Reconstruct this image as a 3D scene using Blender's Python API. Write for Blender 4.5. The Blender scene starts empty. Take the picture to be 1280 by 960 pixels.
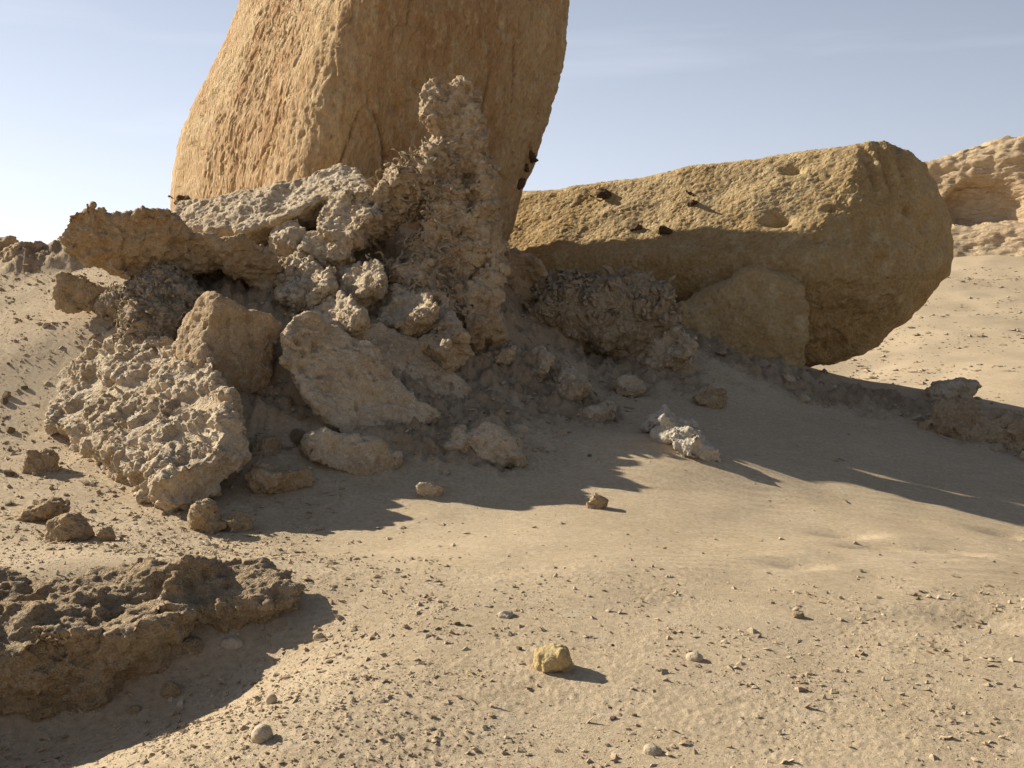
import bpy, math, random, time
import numpy as np
from mathutils import Vector
T0 = time.time()
C = bpy.context.scene.collection
R = math.radians

# ------------------------------------------------------------------ camera, sky, sun, exposure
CAM_Z = 1.6
PITCH = math.atan(110 / 1370)
cam_d = bpy.data.cameras.new('camera'); cam = bpy.data.objects.new('camera', cam_d); C.objects.link(cam)
cam.location = (0, 0, CAM_Z); cam.rotation_euler = (math.pi / 2 - PITCH, 0, 0)
cam_d.sensor_width = 36; cam_d.lens = 36 * 1370 / 1280; cam_d.clip_end = 3000
bpy.context.scene.camera = cam

SUN_EL = R(28); SUN_XY = (-0.885, 0.466)           # towards the sun: left, a little beyond
SUN = np.array([SUN_XY[0] * math.cos(SUN_EL), SUN_XY[1] * math.cos(SUN_EL), math.sin(SUN_EL)])
world = bpy.data.worlds.new('World'); bpy.context.scene.world = world; world.use_nodes = True
wn, wl = world.node_tree.nodes, world.node_tree.links
bg = wn['Background']; bg.inputs['Strength'].default_value = 0.05
sky = wn.new('ShaderNodeTexSky'); sky.sky_type = 'NISHITA'; sky.sun_disc = False
sky.sun_elevation = SUN_EL; sky.sun_rotation = math.atan2(SUN_XY[0], SUN_XY[1])
sky.air_density = .7; sky.dust_density = .8; sky.ozone_density = 1.5
# thin cirrus wisps, all over the sky
tc = wn.new('ShaderNodeTexCoord'); mp = wn.new('ShaderNodeMapping'); mp.inputs['Scale'].default_value = (1.4, 2.2, 13)
mp.inputs['Rotation'].default_value = (0, R(5), 0); mp.inputs['Location'].default_value = (0.35, 0.1, 0.62)
ns = wn.new('ShaderNodeTexNoise'); ns.inputs['Scale'].default_value = 1.5; ns.inputs['Detail'].default_value = 5
rp = wn.new('ShaderNodeValToRGB'); rp.color_ramp.elements[0].position = 0.56; rp.color_ramp.elements[1].position = 0.86
rp.color_ramp.elements[1].color = (0.22, 0.22, 0.22, 1)
mx = wn.new('ShaderNodeMix'); mx.data_type = 'RGBA'; mx.inputs['B'].default_value = (17, 17.5, 19, 1)
wl.new(tc.outputs['Generated'], mp.inputs['Vector']); wl.new(mp.outputs['Vector'], ns.inputs['Vector'])
wl.new(ns.outputs['Fac'], rp.inputs['Fac']); wl.new(rp.outputs['Color'], mx.inputs['Factor'])
# dusty desert air: a pale veil, thickest at the horizon and thinning evenly upwards all round
sx = wn.new('ShaderNodeSeparateXYZ'); wl.new(tc.outputs['Generated'], sx.inputs[0])
def wmath(op, a, b):
    x = wn.new('ShaderNodeMath'); x.operation = op
    for k, v in enumerate((a, b)):
        if hasattr(v, 'links'): wl.new(v, x.inputs[k])
        else: x.inputs[k].default_value = v
    return x.outputs[0]
veil = wmath('MULTIPLY', wmath('POWER', math.e, wmath('DIVIDE', wmath('MAXIMUM', sx.outputs[2], 0.0), -0.30)), .79)
vm_ = wn.new('ShaderNodeMix'); vm_.data_type = 'RGBA'; 
dt = wn.new('ShaderNodeVectorMath'); dt.operation = 'DOT_PRODUCT'; dt.inputs[1].default_value = tuple(SUN); wl.new(tc.outputs['Generated'], dt.inputs[0])
phase = wmath('ADD', wmath('MULTIPLY', dt.outputs['Value'], .5), .62)          # dust scatters forwards: paler towards the sun's side
vc = wn.new('ShaderNodeVectorMath'); vc.operation = 'SCALE'; vc.inputs[0].default_value = (17.5, 18.5, 21.0); wl.new(phase, vc.inputs['Scale'])
wl.new(vc.outputs['Vector'], vm_.inputs['B'])
wl.new(veil, vm_.inputs['Factor']); wl.new(sky.outputs['Color'], vm_.inputs['A'])
wl.new(vm_.outputs['Result'], mx.inputs['A']); wl.new(mx.outputs['Result'], bg.inputs['Color'])

sd = bpy.data.lights.new('sun', 'SUN'); so = bpy.data.objects.new('sun', sd); C.objects.link(so)
sd.energy = 5.0; sd.angle = R(0.53); sd.color = (1.0, 0.93, 0.80)
so.rotation_euler = Vector(-SUN).to_track_quat('-Z', 'Y').to_euler(); so.location = SUN * 40
vs = bpy.context.scene.view_settings
vs.view_transform = 'Standard'; vs.look = 'None'; vs.exposure = 0.53; vs.gamma = 1

# ------------------------------------------------------------------ noise
rng = np.random.RandomState(7)
PERM = np.tile(rng.permutation(256), 3).astype(np.int32)
GR = rng.normal(size=(256, 3)).astype(np.float32); GR /= np.linalg.norm(GR, axis=1)[:, None]
def perlin(p):
    p = np.ascontiguousarray(p, np.float32); out = np.empty(len(p), np.float32)
    for s in range(0, len(p), 32768):
        q = p[s:s + 32768]; fl = np.floor(q); i = fl.astype(np.int32) & 255; f = q - fl
        w = f * f * f * (f * (f * 6 - 15) + 10); r = 0
        for dx in (0, 1):
            X = PERM[i[:, 0] + dx]; wx = w[:, 0] if dx else 1 - w[:, 0]; fx = f[:, 0] - dx
            for dy in (0, 1):
                Y = PERM[X + i[:, 1] + dy]; wy = wx * (w[:, 1] if dy else 1 - w[:, 1]); fy = f[:, 1] - dy
                for dz in (0, 1):
                    g = GR[PERM[Y + i[:, 2] + dz]]
                    r = r + (fx * g[:, 0] + fy * g[:, 1] + (f[:, 2] - dz) * g[:, 2]) * wy * (w[:, 2] if dz else 1 - w[:, 2])
        out[s:s + 32768] = r
    return out * 1.8
def fbm(p, octv=4, gain=.5):
    r = 0; a = 1
    for k in range(octv):
        r = r + a * perlin(p * 2.03 ** k + 17.3 * k); a *= gain
    return r
def ridged(p, octv=3, gain=.5):
    r = 0; a = 1
    for k in range(octv):
        r = r + a * (1 - 2 * np.abs(perlin(p * 2.07 ** k + 9.1 * k))); a *= gain
    return r
def worley(p):
    """distance to the nearest jittered point (27 cells)"""
    p = np.ascontiguousarray(p, np.float32); out = np.empty(len(p), np.float32)
    for s in range(0, len(p), 32768):
        q = p[s:s + 32768]; fl = np.floor(q); i = fl.astype(np.int32); f = q - fl
        best = np.full(len(q), 9., np.float32)
        for dx in (-1, 0, 1):
            X = PERM[(i[:, 0] + dx) & 255]
            for dy in (-1, 0, 1):
                Y = PERM[X + ((i[:, 1] + dy) & 255)]
                for dz in (-1, 0, 1):
                    g = GR[PERM[Y + ((i[:, 2] + dz) & 255)]] * .5 + .5
                    d = (f[:, 0] - dx - g[:, 0]) ** 2 + (f[:, 1] - dy - g[:, 1]) ** 2 + (f[:, 2] - dz - g[:, 2]) ** 2
                    best = np.minimum(best, d)
        out[s:s + 32768] = np.sqrt(best)
    return out
def sstep(a, b, x):
    t = np.clip((x - a) / (b - a), 0, 1); return t * t * (3 - 2 * t)

# ------------------------------------------------------------------ survey: a pixel of the 1280x960 photo at distance d (m, along +Y) -> point in the place
cp, sp = math.cos(PITCH), math.sin(PITCH)
def ray(px, py):
    u = (px - 640) / 1370; v = (480 - py) / 1370
    return np.array([u, cp + v * sp, -sp + v * cp])
def W(px, py, d):
    r = ray(px, py); return np.array([0, 0, CAM_Z]) + r * (d / r[1])

# ------------------------------------------------------------------ materials
def mat(name, cols, scale=3., bump=.5, bdist=.01, bscale=60., stretch=(1, 1, 1), rough=.95, attr=None, voro=True):
    """cols: three colours mixed by large and small noise; fine relief by bump"""
    m = bpy.data.materials.new(name); m.use_nodes = True
    n, l = m.node_tree.nodes, m.node_tree.links
    b = n['Principled BSDF']; b.inputs['Roughness'].default_value = rough; b.inputs['Specular IOR Level'].default_value = .15
    t = n.new('ShaderNodeTexCoord'); mpn = n.new('ShaderNodeMapping'); mpn.inputs['Scale'].default_value = stretch
    l.new(t.outputs['Object'], mpn.inputs['Vector'])
    def noise(sc, det, ro=.6):
        x = n.new('ShaderNodeTexNoise'); x.inputs['Scale'].default_value = sc; x.inputs['Detail'].default_value = det
        x.inputs['Roughness'].default_value = ro; l.new(mpn.outputs['Vector'], x.inputs['Vector']); return x
    def ramp(src, a, c):
        x = n.new('ShaderNodeMapRange'); x.inputs['From Min'].default_value = a; x.inputs['From Max'].default_value = c
        l.new(src, x.inputs['Value']); return x.outputs['Result']
    def mix(f, a, c, mode='MIX'):
        x = n.new('ShaderNodeMix'); x.data_type = 'RGBA'; x.blend_type = mode
        for s, k in ((f, 'Factor'), (a, 'A'), (c, 'B')):
            if hasattr(s, 'links'): l.new(s, x.inputs[k])
            elif k == 'Factor': x.inputs[0].default_value = s
            else: x.inputs[k].default_value = (*s, 1)
        return x.outputs['Result']
    n1 = noise(scale, 5); n2 = noise(scale * 7.3, 6, .7); n3 = noise(scale * 40, 3)
    c = mix(ramp(n1.outputs['Fac'], .38, .62), cols[0], cols[1])
    c = mix(ramp(n2.outputs['Fac'], .5, .68), c, cols[2])
    if attr:
        a = n.new('ShaderNodeAttribute'); a.attribute_name = attr[0]
        c2 = mix(ramp(n1.outputs['Fac'], .38, .62), attr[1], attr[2])
        c = mix(a.outputs['Fac'], c, c2)
    sc = n.new('ShaderNodeMapRange'); sc.inputs['From Min'].default_value = .3; sc.inputs['From Max'].default_value = .7
    sc.inputs['To Min'].default_value = .82; sc.inputs['To Max'].default_value = 1.16
    l.new(n3.outputs['Fac'], sc.inputs['Value'])
    vm = n.new('ShaderNodeVectorMath'); vm.operation = 'SCALE'; l.new(c, vm.inputs[0]); l.new(sc.outputs['Result'], vm.inputs['Scale'])
    l.new(vm.outputs['Vector'], b.inputs['Base Color'])
    bn = noise(bscale, 8, .72); h = bn.outputs['Fac']
    if voro:
        v = n.new('ShaderNodeTexVoronoi'); v.inputs['Scale'].default_value = bscale * .7; l.new(mpn.outputs['Vector'], v.inputs['Vector'])
        ad = n.new('ShaderNodeMath'); ad.operation = 'MULTIPLY_ADD'; ad.inputs[1].default_value = .5
        l.new(ramp(v.outputs['Distance'], .1, .45), ad.inputs[0]); l.new(h, ad.inputs[2]); h = ad.outputs['Value']
        bn2 = noise(bscale * .33, 4); ad2 = n.new('ShaderNodeMath'); ad2.operation = 'MULTIPLY_ADD'; ad2.inputs[1].default_value = 1.6
        l.new(bn2.outputs['Fac'], ad2.inputs[0]); l.new(h, ad2.inputs[2]); h = ad2.outputs['Value']
    bp = n.new('ShaderNodeBump'); bp.inputs['Strength'].default_value = bump; bp.inputs['Distance'].default_value = bdist
    l.new(h, bp.inputs['Height']); l.new(bp.outputs['Normal'], b.inputs['Normal'])
    return m
M_SAND = mat('sand', [(.55, .425, .275), (.51, .39, .245), (.58, .46, .31)], scale=.7, bump=.7, bdist=.016, bscale=75, voro=False,
             attr=('crust', (.42, .315, .20), (.35, .25, .15)))
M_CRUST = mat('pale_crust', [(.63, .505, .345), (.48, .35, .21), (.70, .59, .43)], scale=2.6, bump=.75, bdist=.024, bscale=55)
M_WHITE = mat('white_crust', [(.62, .54, .42), (.52, .43, .31), (.66, .59, .48)], scale=5, bump=.8, bdist=.015, bscale=60)
M_SPIRE = mat('spire_crust', [(.56, .425, .27), (.42, .29, .165), (.64, .52, .36)], scale=2.6, bump=.8, bdist=.024, bscale=55)
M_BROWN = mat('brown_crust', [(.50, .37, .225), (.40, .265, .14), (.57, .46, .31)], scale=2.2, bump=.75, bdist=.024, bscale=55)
M_ROOT = mat('root_crust', [(.55, .435, .29), (.44, .325, .20), (.63, .52, .37)], scale=3, bump=1., bdist=.025, bscale=60)
M_PILLAR = mat('yellow_sandstone', [(.53, .375, .20), (.42, .25, .12), (.58, .44, .26)], scale=.9, bump=.9, bdist=.035, bscale=20, stretch=(1.25, 1.25, .5))
M_FALLEN = mat('ochre_sandstone', [(.50, .36, .185), (.43, .285, .125), (.55, .42, .235)], scale=.5, bump=.8, bdist=.03, bscale=20)
M_CLOD = mat('dark_concretion', [(.12, .075, .04), (.09, .055, .03), (.16, .10, .055)], scale=6, bump=.7, bdist=.02, bscale=30)
M_LEDGE = mat('ledge_crust', [(.52, .385, .235), (.43, .295, .16), (.58, .46, .31)], scale=2.5, bump=1., bdist=.022, bscale=80)
M_STONE = mat('yellow_stone', [(.50, .37, .18), (.43, .305, .135), (.54, .415, .225)], scale=9, bump=.6, bdist=.006, bscale=120)
M_PALE = mat('pale_stone', [(.55, .45, .31), (.46, .36, .23), (.60, .51, .38)], scale=8, bump=.6, bdist=.006, bscale=110)
M_GRAVEL = mat('gravel', [(.52, .40, .255), (.36, .26, .155), (.60, .50, .36)], scale=5, bump=.4, bdist=.004, bscale=150)
M_CLIFF = mat('cliff_rock', [(.53, .40, .25), (.47, .34, .205), (.57, .44, .29)], scale=.12, bump=.9, bdist=.25, bscale=1.6, stretch=(.6, 1, 2.2))

# ------------------------------------------------------------------ mesh helpers
TRI = [0]
def mesh(name, V, Q, m, smooth=True, attrs=None):
    V = np.asarray(V, np.float32); Q = np.asarray(Q, np.int32); k = Q.shape[1]
    me = bpy.data.meshes.new(name); me.vertices.add(len(V)); me.vertices.foreach_set('co', V.ravel())
    me.loops.add(Q.size); me.loops.foreach_set('vertex_index', Q.ravel())
    me.polygons.add(len(Q)); me.polygons.foreach_set('loop_start', np.arange(len(Q), dtype=np.int32) * k)
    me.polygons.foreach_set('use_smooth', np.full(len(Q), smooth))
    for a, v in (attrs or {}).items():
        me.attributes.new(a, 'FLOAT', 'POINT').data.foreach_set('value', np.asarray(v, np.float32))
    me.materials.append(m); me.update(calc_edges=True); TRI[0] += len(Q) * (k - 2)
    return me
def link(name, me, parent=None, loc=None):
    o = bpy.data.objects.new(name, me); C.objects.link(o)
    if loc is not None: o.location = loc
    if parent: o.parent = parent
    return o
def tag(o, label=None, cat=None, group=None, kind=None):
    for k, v in (('label', label), ('category', cat), ('group', group), ('kind', kind)):
        if v: o[k] = v
    return o
def normals(V, Q):
    a = V[Q[:, 2]] - V[Q[:, 0]]; b = V[Q[:, -1]] - V[Q[:, 1]]; f = np.cross(a, b)
    n = np.stack([np.bincount(Q.ravel(), np.repeat(f[:, k], Q.shape[1]), len(V)) for k in range(3)], 1)
    return n / (np.linalg.norm(n, axis=1)[:, None] + 1e-12)
def subdiv(V, Q):
    N = len(V); nf = len(Q)
    F = V[Q].mean(1)
    a = Q.ravel().astype(np.int64); b = np.roll(Q, -1, 1).ravel().astype(np.int64)
    key = np.minimum(a, b) * N + np.maximum(a, b)
    u, inv = np.unique(key, return_inverse=True); lo, hi = u // N, u % N
    fi = np.repeat(np.arange(nf), 4); cnt = np.bincount(inv, minlength=len(u))[:, None]
    ef = np.stack([np.bincount(inv, F[fi, k], len(u)) for k in range(3)], 1)
    E = (V[lo] + V[hi] + ef) / (2 + cnt)
    n = np.bincount(a, minlength=N)[:, None].clip(1)
    Fa = np.stack([np.bincount(a, F[fi, k], N) for k in range(3)], 1) / n
    mid = (V[lo] + V[hi]) / 2
    ne = (np.bincount(lo, minlength=N) + np.bincount(hi, minlength=N))[:, None].clip(1)
    Ra = np.stack([np.bincount(lo, mid[:, k], N) + np.bincount(hi, mid[:, k], N) for k in range(3)], 1) / ne
    P = (Fa + 2 * Ra + (n - 3) * V) / n
    ei = N + nf + inv.reshape(-1, 4); fidx = N + np.arange(nf)
    nq = np.concatenate([np.stack([Q[:, k], ei[:, k], fidx, ei[:, k - 1]], 1) for k in range(4)])
    return np.concatenate([P, F, E]), nq
def surfnet(F, org, cell):
    ins = F < 0
    s = sum(ins[i:i + F.shape[0] - 1, j:j + F.shape[1] - 1, k:k + F.shape[2] - 1].astype(np.int8) for i in (0, 1) for j in (0, 1) for k in (0, 1))
    act = (s > 0) & (s < 8); ids = np.full(act.shape, -1, np.int64); ci = np.argwhere(act); ids[act] = np.arange(len(ci))
    pos = np.zeros((len(ci), 3)); cnt = np.zeros(len(ci))
    cor = [np.array((i, j, k)) for i in (0, 1) for j in (0, 1) for k in (0, 1)]
    for x in range(8):
        for y in range(x + 1, 8):
            if np.abs(cor[x] - cor[y]).sum() != 1: continue
            a = ci + cor[x]; b = ci + cor[y]
            fa = F[a[:, 0], a[:, 1], a[:, 2]]; fb = F[b[:, 0], b[:, 1], b[:, 2]]
            c = (fa < 0) != (fb < 0); t = np.where(c, fa / np.where(fa - fb == 0, 1, fa - fb), 0)
            pos += c[:, None] * (cor[x] + t[:, None] * (cor[y] - cor[x])); cnt += c
    V = org + cell * (ci + pos / cnt[:, None]); qs = []
    for ax in range(3):
        b, c = (ax + 1) % 3, (ax + 2) % 3
        i0 = np.moveaxis(ins, (ax, b, c), (0, 1, 2)); idm = np.moveaxis(ids, (ax, b, c), (0, 1, 2))
        x = i0[:-1, 1:-1, 1:-1] != i0[1:, 1:-1, 1:-1]; e = np.argwhere(x); i, j, k = e[:, 0], e[:, 1] + 1, e[:, 2] + 1
        q = np.stack([idm[i, j - 1, k - 1], idm[i, j, k - 1], idm[i, j, k], idm[i, j - 1, k]], 1)
        fl = ~i0[i, j, k]; q[fl] = q[fl][:, ::-1]; qs.append(q)
    return V, np.concatenate(qs)
def smin(a, b, k):
    h = np.clip(.5 + .5 * (b - a) / k, 0, 1); return b + (a - b) * h - k * h * (1 - h)
def smax(a, b, k): return -smin(-a, -b, k)

# ------------------------------------------------------------------ solid shapes as distance functions: each returns (function(points), list of points that bound it)
def poly2(q, P):
    d = np.full(len(q), 1e9); sgn = np.ones(len(q)); n = len(P)
    for i in range(n):
        a, b = P[i], P[i - 1]; e = b - a; w = q - a
        t = np.clip(w @ e / (e @ e), 0, 1); pr = w - t[:, None] * e
        d = np.minimum(d, (pr ** 2).sum(1))
        c1 = q[:, 1] >= a[1]; c2 = q[:, 1] < b[1]; c3 = e[0] * w[:, 1] > e[1] * w[:, 0]
        sgn = np.where((c1 & c2 & c3) | (~c1 & ~c2 & ~c3), -sgn, sgn)
    return sgn * np.sqrt(d)
def slab(poly, anchor, n, t, e=None, taper=.15, k=.06, cuts=()):
    """a plate whose front outline is poly (photo pixels) on the plane through anchor with normal n, t metres thick along e"""
    n = np.array(n, float); n /= np.linalg.norm(n); A = W(*anchor)
    pts = []
    for px, py in poly:
        r = ray(px, py); s = ((A - (0, 0, CAM_Z)) @ n) / (r @ n); pts.append(np.array([0, 0, CAM_Z]) + r * s)
    pts = np.array(pts); A = pts.mean(0)
    if e is None: e = A - (0, 0, CAM_Z)
    e = np.array(e, float); e /= np.linalg.norm(e); en = abs(e @ n); e = e if e @ n < 0 else -e
    u = np.cross(n, (0, 0, 1.)); u = u if np.linalg.norm(u) > .2 else np.array([1., 0, 0]); u /= np.linalg.norm(u); v = np.cross(n, u)
    P2 = np.stack([(pts - A) @ u, (pts - A) @ v], 1); L = t / en
    cc = [(W(*c), np.array(m, float) / np.linalg.norm(m)) for c, m in cuts]
    def f(p):
        w = ((p - A) @ n) / (e @ n); q = p - A - w[:, None] * e
        d2 = poly2(np.stack([q @ u, q @ v], 1), P2) + taper * np.clip(w, 0, None)
        d = smax(d2, smax(-w * en, (w - L) * en, .01), k)
        for c, m in cc: d = smax(d, (p - c) @ m, k)
        return d
    return f, np.concatenate([pts, pts + e * L])
def chain(nodes, k=.08, flat=None):
    """smooth union of cones through nodes (px, py, d, radius in photo pixels)"""
    cs = [W(a, b, d) for a, b, d, r in nodes]; rs = [r * d / 1370 for a, b, d, r in nodes]
    def f(p):
        out = None
        for i in range(max(1, len(cs) - 1)):
            a, ra = cs[i], rs[i]; b, rb = (cs[i + 1], rs[i + 1]) if len(cs) > 1 else (a + 1e-4, ra)
            ab = b - a; h = np.clip((p - a) @ ab / (ab @ ab), 0, 1)
            d = np.linalg.norm(p - a - h[:, None] * ab, axis=1) - (ra + (rb - ra) * h)
            out = d if out is None else smin(out, d, k)
        return out
    return f, np.concatenate([np.array(cs) + r * np.array(s) for r in [max(rs)] for s in ((1, 1, 1), (-1, -1, -1))])
def ell(px, py, d, rx, ry, rz, rot=0, tilt=0, n=2.4, cuts=5, seed=0, cut=.78):
    """a boxy ellipsoid (radii in metres) chipped by a few random planes"""
    c = W(px, py, d); cr, sr = math.cos(rot), math.sin(rot); ct, st = math.cos(tilt), math.sin(tilt)
    M = np.array([[ct, 0, -st], [0, 1, 0], [st, 0, ct]]) @ np.array([[cr, sr, 0], [-sr, cr, 0], [0, 0, 1]])
    rr = np.random.RandomState(seed); pl = []
    for _ in range(cuts):
        m = rr.normal(size=3); m /= np.linalg.norm(m); pl.append((m, cut + rr.rand() * .2))
    rad = np.array([rx, ry, rz]); mr = rad.min()
    def f(p):
        q = ((p - c) @ M.T) / rad
        d = ((np.abs(q) ** n).sum(1) + 1e-9) ** (1 / n) - 1
        for m, h in pl: d = smax(d, q @ m - h, .08)
        return d * mr
    m = rad.max() * 1.02
    return f, np.array([c - m, c + m])
def union(*sh, k=.1):
    def f(p):
        o = sh[0][0](p)
        for s in sh[1:]: o = smin(o, s[0](p), k)
        return o
    return f, np.concatenate([s[1] for s in sh])
def minus(a, *bs, k=.05):
    def f(p):
        o = a[0](p)
        for b in bs: o = smax(o, -b[0](p), k)
        return o
    return f, a[1]

# ------------------------------------------------------------------ relief of each kind of rock, in metres along the normal
def relief(kind, p, s=1.):
    w = p + .05 * np.stack([perlin(p * 6 + 3), perlin(p * 6 + 40), perlin(p * 6 + 80)], 1)
    if kind == 'crust':                                # ragged islands of crust standing over shallow pans
        f = perlin(w * (2.6, 2.6, 4.6)) + .5 * perlin(w * (6, 6, 11)) + .3 * perlin(w * (15, 15, 24))
        m1 = sstep(-.12, .02, f); m2 = sstep(.25, .38, f)
        return s * (.040 * m1 + .028 * m2 - .03 + m1 * (.012 * ridged(w * 13, 3, .7) - .032 * sstep(.34, .14, worley(w * 9))) + .007 * fbm(p * 32, 2, .7))
    if kind == 'bits':                                 # angular, flaky break
        f = perlin(w * (4, 4, 6)) + .5 * perlin(w * (9, 9, 14)) + .25 * perlin(w * (20, 20, 28)); st = f * 2; fr = st - np.floor(st)
        return s * (.020 * (np.floor(st) + sstep(.7, 1, fr)) + .010 * ridged(w * (12, 12, 17), 3, .65) + .010 * fbm(p * 20, 3, .7) - .036 * sstep(.34, .12, worley(w * 7)) - .010 * sstep(.32, .1, worley(w * 19)))
    if kind == 'plate':                                # smoother plates, pocked
        g = perlin(p * 2.2) * .5 + .6
        return s * (.020 * fbm(w * (4, 4, 7), 3) + .010 * ridged(w * (9, 9, 16), 3, .65) + .006 * fbm(p * 26, 3, .7) - g * .046 * sstep(.38, .12, worley(w * (9.5, 9.5, 13))) - .05 * sstep(.26, .1, worley(w * 4.3)) - .014 * sstep(.34, .1, worley(w * 20)))
    if kind == 'root':
        w = p + .10 * np.stack([perlin(p * 4 + 3), perlin(p * 4 + 40), perlin(p * 4 + 80)], 1)
        a = np.abs(perlin(w * (13, 13, 4.5))); b = np.abs(perlin(w * (6, 17, 17) + 31)); c = np.abs(perlin(w * (28, 24, 20)))
        return s * (.060 * (1 - np.minimum(a, b) * 2.4).clip(-.4, 1) ** 2 + .015 * (1 - 2 * c) + .02 * fbm(p * 4, 2))
    if kind == 'sandstone':
        return s * (.02 * fbm(p * 5, 4, .7) - .02 * sstep(.3, .05, worley(p * 6)))
    return 0
KEEP = {}; CNT = []
def rock(name, shape, label, cat, kind, m, cell=.036, warp=.08, ws=1.6, s=1., sub=1, group=None, parent=None, rs=1., topflat=0., seed=0):
    f, bp = shape
    lo = bp.min(0) - .16; hi = bp.max(0) + .16
    n = np.ceil((hi - lo) / cell).astype(int) + 1
    g = np.stack(np.meshgrid(*[np.arange(k) for k in n], indexing='ij'), -1).reshape(-1, 3) * cell + lo
    F = f(g); near = np.abs(F) < .35
    if warp:
        gp = g[near] + seed * 3.7
        F[near] += warp * fbm(gp * ws, 3) + (-warp * .30) * ridged(gp * ws * 3.1, 2)
    F = F.reshape(n); b = np.ones_like(F, bool); b[1:-1, 1:-1, 1:-1] = False; F[b & (F < cell)] = cell
    V, Q = surfnet(F, lo, cell)
    for _ in range(sub): V, Q = subdiv(V, Q)
    N = normals(V, Q); V = V + N * (relief(kind, (V + seed * 1.9) * rs, s / rs) * (1 - topflat * sstep(.5, .95, N[:, 2])))[:, None]
    bur = V[:, 2] < H0(V[:, 0], V[:, 1]) - .22
    if bur.any():
        Q = Q[~bur[Q].all(1)]; used = np.unique(Q); mp_ = np.full(len(V), -1); mp_[used] = np.arange(len(used)); V, N, Q = V[used], N[used], mp_[Q]
    base = np.array([(V[:, 0].min() + V[:, 0].max()) / 2, (V[:, 1].min() + V[:, 1].max()) / 2, V[:, 2].min()])
    if parent is not None: base = np.array(parent.location)
    o = link(name, mesh(name, V - base, Q, m, smooth=True), parent=parent, loc=None if parent else base)
    if not parent: tag(o, label, cat, group)
    KEEP[o.name] = (V, N); CNT.append((len(Q) * 2, o.name, label))
    return o
def tubes(paths, sides=5):
    """paths: list of (points, radii); one joined mesh"""
    Vs, Qs = [], []; off = 0
    for P, r in paths:
        P = np.asarray(P); d = np.gradient(P, axis=0); d /= np.linalg.norm(d, axis=1)[:, None] + 1e-9
        ref = np.where(np.abs(d[:, 2:3]) < .9, [[0, 0, 1.]], [[1., 0, 0]])
        u = np.cross(d, ref); u /= np.linalg.norm(u, axis=1)[:, None]; v = np.cross(d, u)
        a = np.arange(sides) * 2 * np.pi / sides
        ring = P[:, None] + np.asarray(r)[:, None, None] * (np.cos(a)[None, :, None] * u[:, None] + np.sin(a)[None, :, None] * v[:, None])
        n = len(P); Vs.append(ring.reshape(-1, 3)); i = np.arange(n - 1)[:, None] * sides; j = np.arange(sides)[None]; j2 = (j + 1) % sides
        Qs.append(np.stack([i + j, i + sides + j, i + sides + j2, i + j2], -1).reshape(-1, 4) + off); off += n * sides
    return np.concatenate(Vs), np.concatenate(Qs)
def root_casts(o, count, length, rad, sel, m, up=.0, dirv=None, seed=1):
    """stone casts of roots lying over a rock's surface, joined as one part of that rock"""
    V, N = KEEP[o.name]; rr = np.random.RandomState(seed); idx = np.flatnonzero(sel(V, N))
    if not len(idx): return
    paths = []
    for k in rr.choice(idx, count):
        n = N[k]; t = rr.normal(size=3) if dirv is None else np.array(dirv) + rr.normal(size=3) * .55
        t -= (t @ n) * n * (1 - up); t += up * n * 1.2; t /= np.linalg.norm(t)
        L = length * (.5 + rr.rand()); r = rad * (.5 + rr.rand()); st = 6; P = [V[k] - n * r * .4]
        for q in range(st):
            t = t + rr.normal(size=3) * .5 - n * .3 * (q > 2); t /= np.linalg.norm(t); P.append(P[-1] + t * L / st)
        paths.append((P, r * np.array([1, 1.1, 1, .95, .85, .7, .25])))
    A, Q = tubes(paths)
    A = A + np.stack([perlin(A * 45 + 9 * k) for k in range(3)], 1) * rad * .45
    return tag(link('root_cast', mesh('root_cast', A - np.array(o.location), Q, m), parent=o), kind='stuff')

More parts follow.
